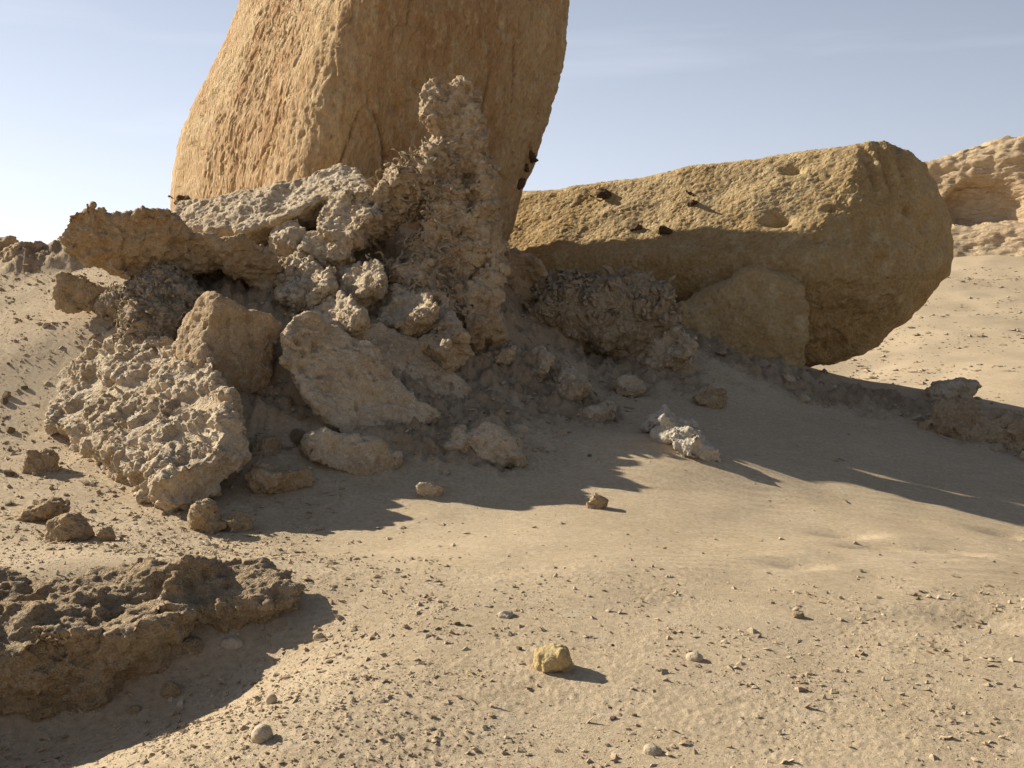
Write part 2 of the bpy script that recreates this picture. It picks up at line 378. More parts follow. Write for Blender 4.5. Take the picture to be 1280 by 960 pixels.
# ------------------------------------------------------------------ ground: one sheet from underfoot to the horizon
CP = [(-3, 1, 0), (0, 1, 0), (3, 1, 0), (-9, 2, -.05), (9, 2, -.1), (0, -8, 0), (-12, -8, 0), (12, -8, -.2), (-2.4, 4.9, -.44), (-1.9, 5.0, -.42), (-1.5, 5.1, -.33), (-1.2, 5.3, -.19), (-1.9, 4.4, -.36), (-2.7, 4.2, -.34), (-1.3, 4.6, -.18), (-.8, 5.6, -.04), (-.7, 4.6, -.05), (-1.2, 3.6, -.2), (-2, 3.3, -.25), (-1.9, 5.75, -.01), (-1.35, 5.98, .0), (-2.7, 5.6, .0), (-1.9, 6.1, .07), (-2.7, 6.05, .08), (-1.2, 6.25, .03)]
for px, py, d in [(640, 900, 4.25), (1000, 900, 4.3), (1280, 900, 4.4), (640, 800, 5.15), (1000, 800, 5.2), (1280, 800, 5.4), (400, 700, 6.6), (640, 700, 6.6), (900, 700, 6.8), (1280, 700, 7.5), (0, 700, 6.55), (200, 700, 6.5),
        (0, 620, 8.8), (0, 500, 10.9), (0, 420, 12.0), (0, 360, 13.2), (0, 318, 14.6), (-200, 330, 14.6), (-200, 480, 11), (-200, 640, 8), (90, 600, 9.2), (60, 420, 11.8), (60, 350, 13.2),
        (210, 625, 8.8), (200, 500, 10.7), (200, 420, 11.6), (200, 350, 12.7), (220, 290, 13.9), (330, 620, 8.9), (330, 540, 9.8), (330, 450, 10.9), (330, 370, 12.1), (330, 290, 13.7),
        (450, 640, 8.7), (450, 590, 9.4), (450, 520, 10.3), (450, 440, 11.2), (450, 350, 12.5), (450, 280, 13.9), (600, 650, 8.5), (600, 590, 9.6), (600, 520, 11.0), (600, 460, 12.0), (615, 400, 13.0), (620, 350, 14.2),
        (700, 600, 9.5), (700, 530, 11.3), (700, 475, 12.7), (700, 430, 13.9), (760, 390, 15.3), (800, 575, 10.15), (830, 548, 10.9), (770, 545, 10.9), (880, 590, 9.9), (900, 620, 9.3), (900, 555, 11.2), (900, 490, 13.2), (900, 440, 15.0),
        (1010, 462, 16.0), (1020, 520, 13.5), (1020, 605, 9.9), (1100, 490, 15.8), (1170, 492, 15.9), (1230, 508, 15.2), (1290, 528, 14.4), (1280, 590, 11.6), (1280, 645, 9.6), (1150, 560, 12.2), (1150, 640, 9.3), (1420, 560, 13.3), (1420, 700, 8.2)]:
    CP.append(tuple(W(px, py, d)))
for px, py, d in [(1000, 520, 26), (1150, 512, 24), (1280, 520, 22.5), (1450, 540, 21), (1050, 470, 31), (1150, 450, 33.5), (1280, 440, 35), (1500, 440, 36), (1150, 400, 45), (1280, 390, 47), (1500, 390, 48), (1150, 350, 60), (1280, 345, 62), (1500, 345, 62), (1200, 320, 73), (1350, 318, 74), (1550, 318, 74), (1000, 360, 60)]:
    CP.append(tuple(W(px, py, d)))
CP += [(-2, 18, 2.3), (-5, 19, 1.6), (-8, 19, 1.2), (-12, 15, 1.3), (2, 20, .9), (4, 22, -.3), (-2, 26, -.4), (-10, 28, -.8), (6, 30, -.5), (-20, 20, -.3), (-25, 8, .4), (-20, 40, -1.2), (0, 45, -.8), (-40, 70, -1.5), (0, 75, 0), (-40, 0, -.5), (25, 5, -.6), (40, 30, .2),
       (110, 80, 4), (80, 140, 4), (0, 140, -.5), (-80, 140, -1.5), (-120, 40, -1), (-100, -80, 0), (0, -110, 0), (100, -80, -.5), (130, 10, 0)]
CP = np.array(CP)
def mq(a, b): return np.sqrt(((a[:, None] - b[None]) ** 2).sum(-1) + .45)
_n = len(CP); _A = np.zeros((_n + 3, _n + 3)); _A[:_n, :_n] = mq(CP[:, :2], CP[:, :2]) - 1e-2 * np.eye(_n)
_A[:_n, _n] = 1; _A[:_n, _n + 1:] = CP[:, :2]; _A[_n:, :_n] = _A[:_n, _n:].T
_w = np.linalg.solve(_A, np.concatenate([CP[:, 2], [0, 0, 0]]))
def gauss(x, y, cx, cy, sx, sy, a=0.):
    c, s = math.cos(a), math.sin(a); u = (x - cx) * c + (y - cy) * s; v = -(x - cx) * s + (y - cy) * c
    return np.exp(-.5 * ((u / sx) ** 2 + (v / sy) ** 2))
DIPS = [(1060, 665, .16, .11, .05), (1100, 684, .17, .11, .055), (1000, 706, .14, .09, .035), (1190, 690, .16, .10, .05), (1262, 668, .15, .1, .04), (1230, 776, .2, .12, .03), (1150, 700, .2, .1, .02), (950, 690, .16, .1, .015), (470, 600, .2, .1, .03)]
def H0(x, y):
    out = np.empty(len(x)); q = np.stack([x, y], 1); dist = np.hypot(x, y)
    for s in range(0, len(x), 20000):
        z = slice(s, s + 20000); out[z] = mq(q[z], CP[:, :2]) @ _w[:_n] + _w[_n] + q[z] @ _w[_n + 1:]
    far = sstep(140, 260, dist); return out * (1 - far)
def hit(px, py, fn=None, d0=2.5, d1=60):
    r = ray(px, py); ds = np.geomspace(d0, d1, 900); P = np.array([0, 0, CAM_Z]) + r[None] * (ds / r[1])[:, None]
    g = (fn or H0)(P[:, 0], P[:, 1]); k = np.flatnonzero(P[:, 2] <= g)
    k = k[0] if len(k) else len(ds) - 1
    return np.array([P[k, 0], P[k, 1], g[k]])
DW = [(hit(a, b), c, d, e) for a, b, c, d, e in DIPS]
# where the crusty rubble of the mound lies
CR = [(-1.6, 12.2, 1.5, 1.0, .2), (-3.2, 12.0, .8, .7, 0), (-.4, 12.6, .9, .9, 0), (-2.6, 10.4, .6, .6, 0), (1.2, 14.4, 1.0, 1.1, -.4), (-5.2, 13.9, 1.0, .35, 0), (4.3, 15.0, 1.8, .7, -.25), (6.4, 13.2, .9, .6, -.5), (.4, 12.0, .6, .5, 0), (-.9, 10.8, .9, .8, 0)]
def crust_mask(x, y):
    m = 0
    for cx, cy, sx, sy, a in CR: m = np.maximum(m, gauss(x, y, cx, cy, sx, sy, a) * 1.35)
    return m
def H(x, y, full=True):
    z = H0(x, y); dist = np.hypot(x, y); p = np.stack([x, y, 0 * x], 1); nearm = 1 - sstep(18, 32, dist)
    z = z + nearm * (.045 * fbm(p * .55, 3) * sstep(2, 6, dist)) + (1 - nearm) * .35 * fbm(p * .09, 4)
    z = z + .12 * gauss(x, y, 1.35, 10.3, .75, .36, -.5)                          # drift piled against the white rock
    for P, sx, sy, a in DW:
        g = gauss(x, y, P[0], P[1], sx, sy, -.3); z = z - 1.5 * a * g + .6 * a * gauss(x, y, P[0] + sx * 1.5, P[1] - sy * .8, sx, sy, -.3)
    cm = sstep(.25, .85, crust_mask(x, y) + .3 * fbm(p * 1.7 + 5, 3)) * nearm
    if full:
        bank = sstep(.3, .9, crust_mask(x, y)) * (x < .9) * nearm; z = z + .12 * bank
        rip = sstep(-.1, .35, fbm(p * .45 + 33, 2) + .25 * (x - 1.0)) * sstep(5.6, 7, y) * (1 - cm) * nearm
        z = z + rip * .0034 * np.sin((y * .97 + x * .22 + .16 * perlin(p * 1.1)) * 2 * np.pi / .155 + 2.0 * perlin(p * .7 + 4))
        k = np.flatnonzero(cm > .01); q = p[k]
        z[k] += cm[k] * (.09 * fbm(q * 2.3, 3) + .06 * fbm(q * 7, 4, .65) + .02 * ridged(q * 15, 2))
        k = np.flatnonzero(dist < 26); q = p[k]                                    # crumbly small clods in the foreground and on the left slope
        am = sstep(-.15, .35, fbm(q * .8 + 11, 3) - .05 * (y[k] - 6.3) * (x[k] > -1) + .1)
        am = (.12 + am) * (1 - .93 * sstep(6.0, 7.3, y[k] + .12 * x[k]) * sstep(-1.9, -.9, x[k]))
        z[k] += am * (.003 * fbm(q * 7, 2) + .006 * np.clip(perlin(q * 33) + .4 * perlin(q * 70), -.15, 1))
    return (z, cm) if full else z
ang = np.concatenate([np.linspace(-180, -40, 40)[:-1], np.linspace(-40, -29, 40)[:-1], np.linspace(-29, 29, 560)[:-1], np.linspace(29, 40, 40)[:-1], np.linspace(40, 180, 40)[:-1]]) * np.pi / 180
rad = np.concatenate([np.geomspace(.25, 3.3, 20)[:-1], np.geomspace(3.3, 16.5, 490)[:-1], np.geomspace(16.5, 90, 120)[:-1], np.geomspace(90, 2400, 30)])
AA, RR = np.meshgrid(ang, rad); gx, gy = (RR * np.sin(AA)).ravel(), (RR * np.cos(AA)).ravel()
gz, gc = H(gx, gy)
na, nr = len(ang), len(rad); i = np.arange(nr - 1)[:, None] * na; j = np.arange(na)[None]; j2 = (j + 1) % na
Q = np.stack([i + j, i + j2, i + na + j2, i + na + j], -1).reshape(-1, 4)
V = np.stack([gx, gy, gz], 1); V = np.concatenate([V, [[0, 0, float(gz[:na].mean())]]])
me = mesh('ground', V, Q, M_SAND, attrs={'crust': np.concatenate([gc, [0]])})
ground = tag(link('ground', me), kind='structure')
print('ground', time.time() - T0, TRI[0])
def on(px, py):                                    # a point of the ground seen at a photo pixel, z of the finished sheet
    P = hit(px, py, lambda x, y: H(x, y, False)); return P
def Hz(x, y): return H(np.atleast_1d(np.float64(x)), np.atleast_1d(np.float64(y)), False)

# ------------------------------------------------------------------ standing boulder
D = 16.5
prof_l = [(300, 232), (262, 212), (235, 212), (170, 222), (120, 240), (75, 262), (30, 285), (0, 297), (-60, 318), (-140, 345), (-220, 385), (-280, 440), (-318, 500), (-322, 509)]
prof_r = [(420, 600), (350, 612), (330, 622), (290, 640), (240, 655), (215, 668), (150, 690), (80, 705), (20, 709), (-40, 707), (-120, 694), (-200, 660), (-270, 600), (-312, 530), (-322, 511)]
nz = 325
pyv = 370 + np.concatenate([np.concatenate([np.linspace(50, -395, 240), np.linspace(-395, -560, 41)[1:]]), -692 + 132 * np.cos(np.linspace(0, np.pi / 2, nz - 279)[1:])])[:, None]
pyv = pyv.ravel()
lx = np.interp(-pyv, [-a for a, b in prof_l], [b for a, b in prof_l]); lx = lx + 8; rx = np.interp(-pyv, [-a for a, b in prof_r], [b for a, b in prof_r])
ker = np.hanning(17); ker /= ker.sum()
lx = np.convolve(np.pad(lx, 8, mode='edge'), ker, 'valid'); rx = np.convolve(np.pad(rx, 8, mode='edge'), ker, 'valid')
zz = CAM_Z + (370 - pyv) * D / 1370; xl_ = (lx - 640) * (D + 1.7) / 1370; xr_ = (rx - 640) * (D - .65) / 1370; cx = (xl_ + xr_) / 2; hw = (xr_ - xl_) / 2
th = np.concatenate([np.linspace(np.pi * .98, 2.02 * np.pi, 400), np.linspace(.02 * np.pi, .98 * np.pi, 92)[1:-1]]); nt = len(th)
# plan: a four sided block with worn corners - front, right, back, left (in half widths)
PL = np.array([(.07, -1.0), (1, -.20), (.28, 1.15), (-1, .66)])
def plan_radius(t):
    dx, dy = np.cos(t), np.sin(t); r = np.full(len(t), 9.)
    for k in range(4):
        (x0, y0), (x1, y1) = PL[k], PL[(k + 1) % 4]; nx, ny = y1 - y0, x0 - x1; h = nx * x0 + ny * y0; den = dx * nx + dy * ny
        r = np.where(den > 1e-6, np.minimum(r, h / np.where(den > 1e-6, den, 1)), r)
    return r
tt = np.linspace(0, 2 * np.pi, 720, endpoint=False); rr0 = plan_radius(tt); kw = np.exp(-.5 * (np.arange(-60, 61) / 13.) ** 2); kw /= kw.sum()
rr0 = np.convolve(np.concatenate([rr0[-60:], rr0, rr0[:60]]), kw, 'valid')
pr = np.interp(th % (2 * np.pi), np.append(tt, 2 * np.pi), np.append(rr0, rr0[0]))
ux, uy = pr * np.cos(th), pr * np.sin(th); ux = np.where(ux > 0, ux / ux.max(), -ux / ux.min())
hd = np.minimum(hw * 1.05, 2.95)
X = cx[:, None] + hw[:, None] * ux; Y = D + hd[:, None] * uy; Z = zz[:, None] + 0 * X
V = np.stack([X, Y, Z], -1).reshape(-1, 3)
i = np.arange(nz - 1)[:, None] * nt; j = np.arange(nt)[None]; j2 = (j + 1) % nt
Q = np.stack([i + j, i + j2, i + nt + j2, i + nt + j], -1).reshape(-1, 4)
N = normals(V, Q)
p = V * (1, 1, .55)
lit = p + .10 * np.stack([perlin(p * 5), perlin(p * 5 + 20), perlin(p * 5 + 50)], 1)
fl = perlin(p * 3.4 + 7) + .4 * perlin(p * 9); stp = fl * 5; fr = stp - np.floor(stp)
d = .05 * fbm(V * .7, 2) + .010 * fbm(lit * 2.6, 3) + .013 * fbm(lit * 9, 4, .7) + .013 * (np.floor(stp) + sstep(.75, 1, fr)) * .6
d *= .60 + .5 * perlin(V * .8 + 9); d += .008 * ridged(lit * (8, 8, 6), 3, .6)
d -= .045 * sstep(.20, .04, worley(lit * 1.7)) * sstep(-.1, .3, perlin(V + 5)) + .020 * sstep(.1, .45, perlin(lit * (9, 9, 5) + 60)) + .016 * sstep(.15, .4, perlin(lit * (19, 19, 11) + 90))
crk = np.abs(perlin(V * (1.5, 1.5, .22) + 77)); d -= .07 * sstep(.035, .0, crk) * sstep(.0, .3, perlin(V * .9 + 3))
V = V + N * d[:, None]
top = len(V); V = np.concatenate([V, V[-nt:].mean(0)[None]])
base = np.array([-1.9, D, 1.0])
pil = tag(link('standing_boulder', mesh('standing_boulder', V - base, Q, M_PILLAR), loc=base), 'tall yellow sandstone boulder rising out of the top of the picture above the rubble mound', 'boulder')
def surf(V, N, px, py):                             # the point of a surface seen at a photo pixel
    r = ray(px, py); r /= np.linalg.norm(r); q = V - (0, 0, CAM_Z); t = q @ r; o = np.linalg.norm(q - t[:, None] * r, axis=1)
    k = np.flatnonzero((o < .06) & (N @ r < 0)); k = k if len(k) else np.argsort(o)[:3]
    k = k[np.argmin(t[k])]; return V[k] - N[k] * SINK[0]
SINK = [0.]
def unW(c):
    w = cp * c[1] - sp * (c[2] - CAM_Z); return 640 + 1370 * c[0] / w, 480 - 1370 * (sp * c[1] + cp * (c[2] - CAM_Z)) / w
def clods(parent, VN, spots, seed=0):
    for k, (px, py, w, h) in enumerate(spots):
        SINK[0] = .012; c = surf(*VN, px, py); SINK[0] = 0.; d = c[1]; q = d / 1370 / 2
        rock('dark_clod', ell(*unW(c), d, w * q, w * q, h * q, cuts=7, cut=.6, seed=k + seed), None, None, 'bits', M_CLOD, cell=.03, warp=.05, ws=6, s=.35, parent=parent, seed=k)
clods(pil, (V[:top], N), [(668, 199, 11, 13), (655, 229, 13, 14), (661, 213, 8, 9), (229, 246, 26, 9)])

# ------------------------------------------------------------------ fallen boulder: a rounded log of stone lying behind, its blunt end to the right
E1 = W(1098, 318, 17.6); E0 = np.array([E1[0] - .905 * 8.0, E1[1] + .425 * 8.0, 1.66])
ax = E1 - E0; Lb = np.linalg.norm(ax); ax /= Lb
side = np.cross(ax, (0, 0, 1.)); side /= np.linalg.norm(side); upv = np.cross(side, ax)
s1 = np.linspace(0, Lb - .12, 270); tcap = np.linspace(0, np.pi / 2, 130)[1:]
r1 = 1.62 + .14 * sstep(0, 1, s1 / Lb)
s2 = Lb - .12 + .82 * np.sin(tcap) ** 1.42; r2 = 1.76 * np.cos(tcap) ** .68
s0 = -.9 * np.cos(np.linspace(0, np.pi / 2, 30))[:-1]; r0 = 1.62 * np.sin(np.linspace(0, np.pi / 2, 30))[:-1] ** .8
S = np.concatenate([s0, s1, s2]); Rr = np.concatenate([r0, r1, r2]); th = np.concatenate([np.linspace(0, np.pi, 70, endpoint=False), np.linspace(np.pi, 2 * np.pi, 250, endpoint=False)]); nt = len(th)
sa, sb = np.sin(th + .5)[None], np.cos(th + .5)[None]; u_ = np.clip(S / Lb, 0, 1)[:, None]    # away from us, up
rad_ = np.ones((len(S), nt))
for (na_, nb_), h_ in (((-.766, .643), .93 - .16 * u_), ((-.80, -.60), .76 + .22 * u_)):         # flats added to sharpen the shade line: broad upper flank, undercut below
    dn = na_ * sa + nb_ * sb; rad_ = smin(rad_, np.where(dn > .2, h_ / np.maximum(dn, .2), 5.), .035)
V = E0 + S[:, None, None] * ax + (Rr[:, None] * rad_)[:, :, None] * (sa[:, :, None] * (side if side[1] > 0 else -side) + sb[:, :, None] * upv); V = V.reshape(-1, 3)
ns_ = len(S); i = np.arange(ns_ - 1)[:, None] * nt; j = np.arange(nt)[None]; j2 = (j + 1) % nt
Q = np.stack([i + j, i + nt + j, i + nt + j2, i + j2], -1).reshape(-1, 4)
if (normals(V, Q)[ns_ // 2 * nt + 3] @ upv) < 0: Q = Q[:, ::-1]
N = normals(V, Q)
wv = (V - E0) @ side * (1 if side[1] > 0 else -1); wz = (V - E0) @ upv; V = V + ax * ((.42 * wv + .62 * np.minimum(wz + .35, 0) + .16 * np.maximum(wz - .2, 0)) * sstep(.45, 1, np.repeat(S, nt) / Lb))[:, None]; N = normals(V, Q)
capm = sstep(Lb - .5, Lb + .1, np.repeat(S, nt))
w = V + .1 * np.stack([perlin(V * 4), perlin(V * 4 + 20), perlin(V * 4 + 50)], 1)
d = .08 * fbm(V * .7 + 5, 3) + .010 * fbm(V * 5, 4, .75) + .012 * sstep(.6, .2, worley(w * 17)) + .007 * ridged(w * 14, 2, .6) - .012 * sstep(.3, .08, worley(w * 4 + 9)) * sstep(0, .4, perlin(w * 1.3))
d += capm * (.05 * fbm(V * 2.2, 3))
for px, py, dd, r, dep in [(970, 270, 16.6, .16, .22), (990, 209, 17.0, .12, .14), (1142, 263, 15.6, .1, .12), (1158, 287, 15.6, .08, .1), (1105, 325, 15.6, .1, .08), (1025, 292, 16.1, .09, .1), (1040, 255, 16.1, .08, .08), (1095, 400, 15.6, .12, .08)]:
    c = surf(V, N, px, py); q = V - c
    q[:, 2] *= 1.7; d -= dep * np.exp(-(q ** 2).sum(1) / r ** 2)
# furrows at the top of the blunt end
for px, wd in [(1092, 9), (1112, 8), (1135, 10)]:
    c = surf(V, N, px, 212); q = V - c; rr_ = ray(px, 208); q = q - np.outer(q @ rr_ / (rr_ @ rr_), rr_)
    d -= .13 * ((N @ rr_) < 0) * np.exp(-((q[:, 0] + .35 * q[:, 2]) / (wd * 16 / 1370 * .55)) ** 2 - (q[:, 2] / .32) ** 2)
V = V + N * d[:, None]; base = E0 * .5 + E1 * .5; base[2] = .4
fal = tag(link('fallen_boulder', mesh('fallen_boulder', V - base, Q, M_FALLEN), loc=base), 'long ochre boulder lying on its side with its blunt round end to the right', 'boulder')
clods(fal, (V, N), [(752, 239, 15, 8), (862, 238, 9, 7), (867, 250, 11, 6), (795, 282, 13, 7), (829, 285, 13, 8)], seed=30)
rock('shaded_boulder', slab([(800, 430), (845, 385), (900, 352), (950, 334), (985, 336), (1010, 350), (1022, 385), (1018, 425), (1006, 462), (980, 480), (900, 490), (830, 480)], (930, 410, 15.7), (-.15, -.95, .25), 1.3, e=(-.1, 1, .05), taper=.22, k=.22),
     'rounded brown boulder in the shadow under the long fallen boulder', 'boulder', 'sandstone', M_FALLEN, cell=.07, warp=.10, ws=1.1, s=1.4)
print('boulders', time.time() - T0, TRI[0])

# ------------------------------------------------------------------ far cliff
nu, nv = 320, 180
uu = np.linspace(17, 66, nu); vv = np.concatenate([np.linspace(0, 1, 140), 1 + np.linspace(0, 1, nv - 139)[1:]])
U, Vv = np.meshgrid(uu, vv)
topz = np.interp(uu, [17, 24, 28.5, 31, 33, 35.2, 42, 55, 75], [3.0, 8.5, 10.4, 11.3, 12.2, 12.9, 13.2, 11, 8]) + .35 * fbm(np.stack([uu * .6, 0 * uu, 0 * uu], 1), 4)
zb = 2.6; hgt = zb + (topz[None] - zb) * np.minimum(Vv, 1)
yf = 78 - .75 * (U - 33) + (hgt - 4.3).clip(0) * .30
stra = 0
for z0, dep, wd in ((6.5, -1.4, .25), (4.6, -.9, .25)): stra = stra + dep * .5 * (1 - np.tanh((hgt - z0) / wd))
yf = yf + stra
for ux_, uz, sx_, sz_, dp in [(33.8, 7.2, 2.9, 2.8, 2.3), (38.9, 7.6, 1.9, 2.2, 3.0), (42, 7.8, 2.4, 2.0, 2.6), (27.8, 7.2, 1.6, 1.6, 2.4)]:
    e = ((U - ux_) / sx_) ** 2 + ((hgt - uz) / sz_) ** 2; yf = yf + dp * sstep(1.15, .2, e) * sstep(6.5, 6.8, hgt)
yf = yf + np.where(Vv > 1, (Vv - 1) * 26, 0); hgt = hgt - np.where(Vv > 1, (Vv - 1) ** 2 * 5, 0)
V = np.stack([U, yf, hgt], -1).reshape(-1, 3)
i = np.arange(nv - 1)[:, None] * nu; j = np.arange(nu - 1)[None]
Q = np.stack([i + j, i + j + 1, i + nu + j + 1, i + nu + j], -1).reshape(-1, 4); N = normals(V, Q)
V = V + N * (.28 * fbm(V * (.25, .25, .5), 4) + .08 * ridged(V * (.3, .3, 2.0), 3) + .10 * fbm(V * (1.2, 1.2, .4), 3) + .10 * fbm(V * 2, 3))[:, None]
tag(link('cliff', mesh('cliff', V, Q, M_CLIFF)), kind='structure')

# ------------------------------------------------------------------ the eroded spire in front of the standing boulder
spire = minus(union(
    chain([(556, 146, 12.5, 22), (566, 172, 12.5, 22), (564, 205, 12.5, 25), (568, 245, 12.5, 31), (573, 290, 12.4, 35), (580, 340, 12.3, 34), (578, 405, 12.2, 36)], k=.08),
    chain([(576, 130, 12.5, 16), (594, 165, 12.4, 13), (602, 210, 12.3, 12), (609, 260, 12.2, 12), (609, 320, 12.1, 14), (607, 375, 12.0, 17), (602, 410, 12.0, 22)], k=.06),
    chain([(543, 137, 12.4, 13), (550, 127, 12.5, 13), (578, 122, 12.5, 11)], k=.04),
    chain([(548, 195, 12.4, 22), (522, 225, 12.5, 24), (495, 252, 12.7, 26), (462, 275, 12.7, 26)], k=.10),
    chain([(545, 300, 12.4, 26), (525, 345, 12.2, 30), (540, 400, 11.9, 30)], k=.12)),
    chain([(583, 192, 12.24, 11), (587, 230, 12.18, 16), (585, 264, 12.14, 12)], k=.04), chain([(553, 246, 12.12, 11), (556, 246, 12.5, 7)], k=.02),
    chain([(580, 292, 12.04, 18), (588, 325, 11.98, 22), (582, 350, 11.95, 14)], k=.05), chain([(577, 385, 11.86, 15), (580, 406, 11.86, 13)], k=.05),
    chain([(512, 300, 12.12, 20), (498, 328, 12.05, 18)], k=.05), chain([(545, 215, 12.16, 10), (536, 224, 12.16, 9)], k=.03), k=.03)
o = rock('rock_spire', spire, 'jagged upright fin of pale eroded crust with hollows standing before the tall boulder', 'rock', 'bits', M_SPIRE, cell=.034, warp=.10, ws=3.4, s=1.2)
root_casts(o, 420, .17, .015, lambda V, N: (V[:, 0] < -.55) & (N[:, 1] < .35) & (V[:, 2] < 3.3), M_ROOT, up=.22, dirv=(-.6, -.3, .25), seed=3)

# ------------------------------------------------------------------ rocks of the mound
rock('ledge_slab', slab([(214, 268), (222, 252), (262, 250), (300, 240), (345, 232), (392, 222), (425, 210), (446, 208), (458, 218), (460, 240), (440, 250), (410, 246), (380, 262), (345, 276), (300, 288), (262, 288), (230, 284)], (340, 252, 13.2), (-.30, -.52, .80), .5, e=(.1, .85, -.45), taper=.1),
     'long pale flat slab lying along the foot of the tall boulder', 'rock', 'plate', M_CRUST, warp=.06)
rock('overhanging_slab', slab([(62, 302), (78, 280), (106, 250), (150, 259), (205, 262), (238, 284), (290, 297), (330, 306), (352, 341), (342, 366), (318, 352), (270, 342), (240, 354), (222, 362), (196, 350), (165, 354), (128, 337), (98, 318)], (200, 305, 11.7), (.12, -.85, -.45), .75, e=(.02, 1, -.10), taper=.28),
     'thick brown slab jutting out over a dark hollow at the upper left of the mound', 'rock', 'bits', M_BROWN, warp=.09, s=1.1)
o = rock('root_neck', union(chain([(205, 350, 12.0, 24), (215, 385, 11.6, 32), (190, 415, 11.3, 34)]), chain([(150, 385, 11.8, 14), (180, 380, 11.7, 24)]), k=.12),
     'tangle of stony roots propping up the overhanging brown slab', 'rock', 'root', M_ROOT, warp=.06, ws=3)
root_casts(o, 260, .12, .015, lambda V, N: N[:, 1] < .3, M_ROOT, up=.3, seed=5)
rock('low_block', slab([(58, 385), (70, 362), (78, 345), (100, 352), (125, 360), (152, 350), (155, 368), (135, 385), (105, 394), (75, 400)], (105, 375, 11.9), (.1, -.85, .1), .5, e=(.1, .95, .15), taper=.3),
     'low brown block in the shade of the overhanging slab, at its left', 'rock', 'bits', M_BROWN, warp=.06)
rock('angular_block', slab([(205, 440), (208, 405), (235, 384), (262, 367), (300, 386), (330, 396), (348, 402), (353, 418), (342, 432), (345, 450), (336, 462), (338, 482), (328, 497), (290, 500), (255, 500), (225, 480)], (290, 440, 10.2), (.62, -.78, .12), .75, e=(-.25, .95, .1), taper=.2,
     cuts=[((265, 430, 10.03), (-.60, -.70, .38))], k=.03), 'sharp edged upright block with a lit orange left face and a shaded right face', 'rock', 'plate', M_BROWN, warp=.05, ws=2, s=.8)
rock('pitted_slab', slab([(50, 462), (62, 440), (92, 415), (140, 402), (190, 405), (225, 425), (255, 440), (268, 470), (282, 500), (284, 535), (268, 562), (235, 588), (208, 607), (180, 592), (150, 577), (120, 557), (88, 542), (68, 520), (58, 490)], (170, 500, 9.95), (-.38, -.45, .80), .32, e=(.15, .55, -.8), taper=-.1, k=.05),
     'broad pale crusted slab full of pits leaning on the sand at the left', 'rock', 'crust', M_CRUST, cell=.032, warp=.06, ws=2.2, s=1.1)
rock('leaning_slab', slab([(356, 420), (364, 395), (395, 398), (430, 410), (468, 438), (500, 475), (530, 505), (546, 520), (524, 536), (503, 530), (506, 556), (470, 560), (440, 545), (402, 520), (376, 482), (360, 452)], (440, 480, 10.1), (.42, -.72, .42), .42, e=(-.25, .9, -.3), taper=.1),
     'large tilted slab in shade with a lit left edge, at the middle of the mound', 'rock', 'plate', M_CRUST, warp=.06, ws=2)
rock('smooth_slab', slab([(425, 400), (470, 404), (520, 425), (560, 462), (588, 490), (592, 510), (556, 520), (520, 505), (480, 470), (445, 440), (428, 418)], (520, 465, 11.0), (.48, -.60, .58), .4, e=(-.2, .85, -.45), taper=.1),
     'smooth grey sloping slab behind the large tilted slab', 'rock', 'plate', M_CRUST, warp=.05, ws=2, s=.7)
rock('base_block', slab([(370, 550), (384, 535), (420, 538), (450, 546), (480, 556), (500, 566), (499, 580), (480, 596), (440, 596), (400, 583), (374, 564)], (435, 566, 9.45), (.3, -.9, .25), .45, e=(-.1, .95, -.1), taper=.2),
     'squat crusty block at the foot of the large tilted slab', 'rock', 'plate', M_CRUST, warp=.05, ws=3)
def nub(px, py, d0, w, h, label, name='crust_rock', m=None, kind='bits', dep=.8, seed=0, sink=.2, rot=None, tilt=-.3, s=.8, group=None, cell=None, n=2.8, cut=.60):
    d = d0 or float(on(px, py)[1]); wm, hm = w * d / 1370, h * d / 1370; cell = cell or max(.013, min(.038, wm / 17))
    rr = random.Random(seed * 7 + 1); rot = rr.uniform(-.5, .5) if rot is None else rot
    return rock(name, ell(px, py - h / 2 + h * sink / 2, d + wm * dep * .3, wm / 2 * 1.06, wm * dep / 2, hm / 2 * (1 + sink) * 1.06, rot=rot, tilt=tilt, seed=seed, n=n, cuts=8, cut=cut), label, 'rock', kind, m or M_CRUST, cell=cell, warp=min(.10, wm * .13), ws=1.3 / max(.2, wm), s=s * 1.15, rs=min(4., max(1., .62 / wm)), group=group, seed=seed)
def shard(px, py, d, w, h, label, name='crust_rock', m=None, kind='bits', seed=0, n=None, t=.3, s=.9):
    """a jagged plate of crust, its face turned up to the left"""
    r = random.Random(seed * 13 + 5); k = 9; poly = []
    for i_ in range(k):
        a_ = -2 * math.pi * (i_ + r.uniform(-.3, .3)) / k; q = r.uniform(.72, 1.12); poly.append((px + w / 2 * math.cos(a_) * q, py - h / 2 + h / 2 * math.sin(a_) * q))
    n = n or (-.38 + r.uniform(-.25, .25), -.55 + r.uniform(-.2, .2), .68 + r.uniform(-.15, .2))
    return rock(name, slab(poly, (px, py - h / 2, d), n, t, e=(r.uniform(-.2, .3), .7, -.6), taper=.05, k=.035), label, 'rock', kind, m or M_CRUST, cell=.031, warp=.08, ws=3.6, s=s * 1.2, rs=1.3, seed=seed)
B = M_BROWN; P_ = M_CRUST
shard(432, 292, 12.5, 78, 62, 'pointed crusty block on top of the mound just left of the spire', seed=1)
shard(360, 312, 12.6, 52, 40, 'small pale rock below the long slab, in front of its middle', seed=2)
shard(408, 325, 12.3, 70, 44, 'pale rounded rock between the long slab and the root tangle', seed=3)
shard(375, 378, 11.8, 66, 54, 'pale knobbly rock beside the right end of the overhanging slab', kind='root', seed=4)
shard(448, 372, 11.9, 86, 50, 'crusty rock with a bright rim above the smooth grey slab', seed=5)
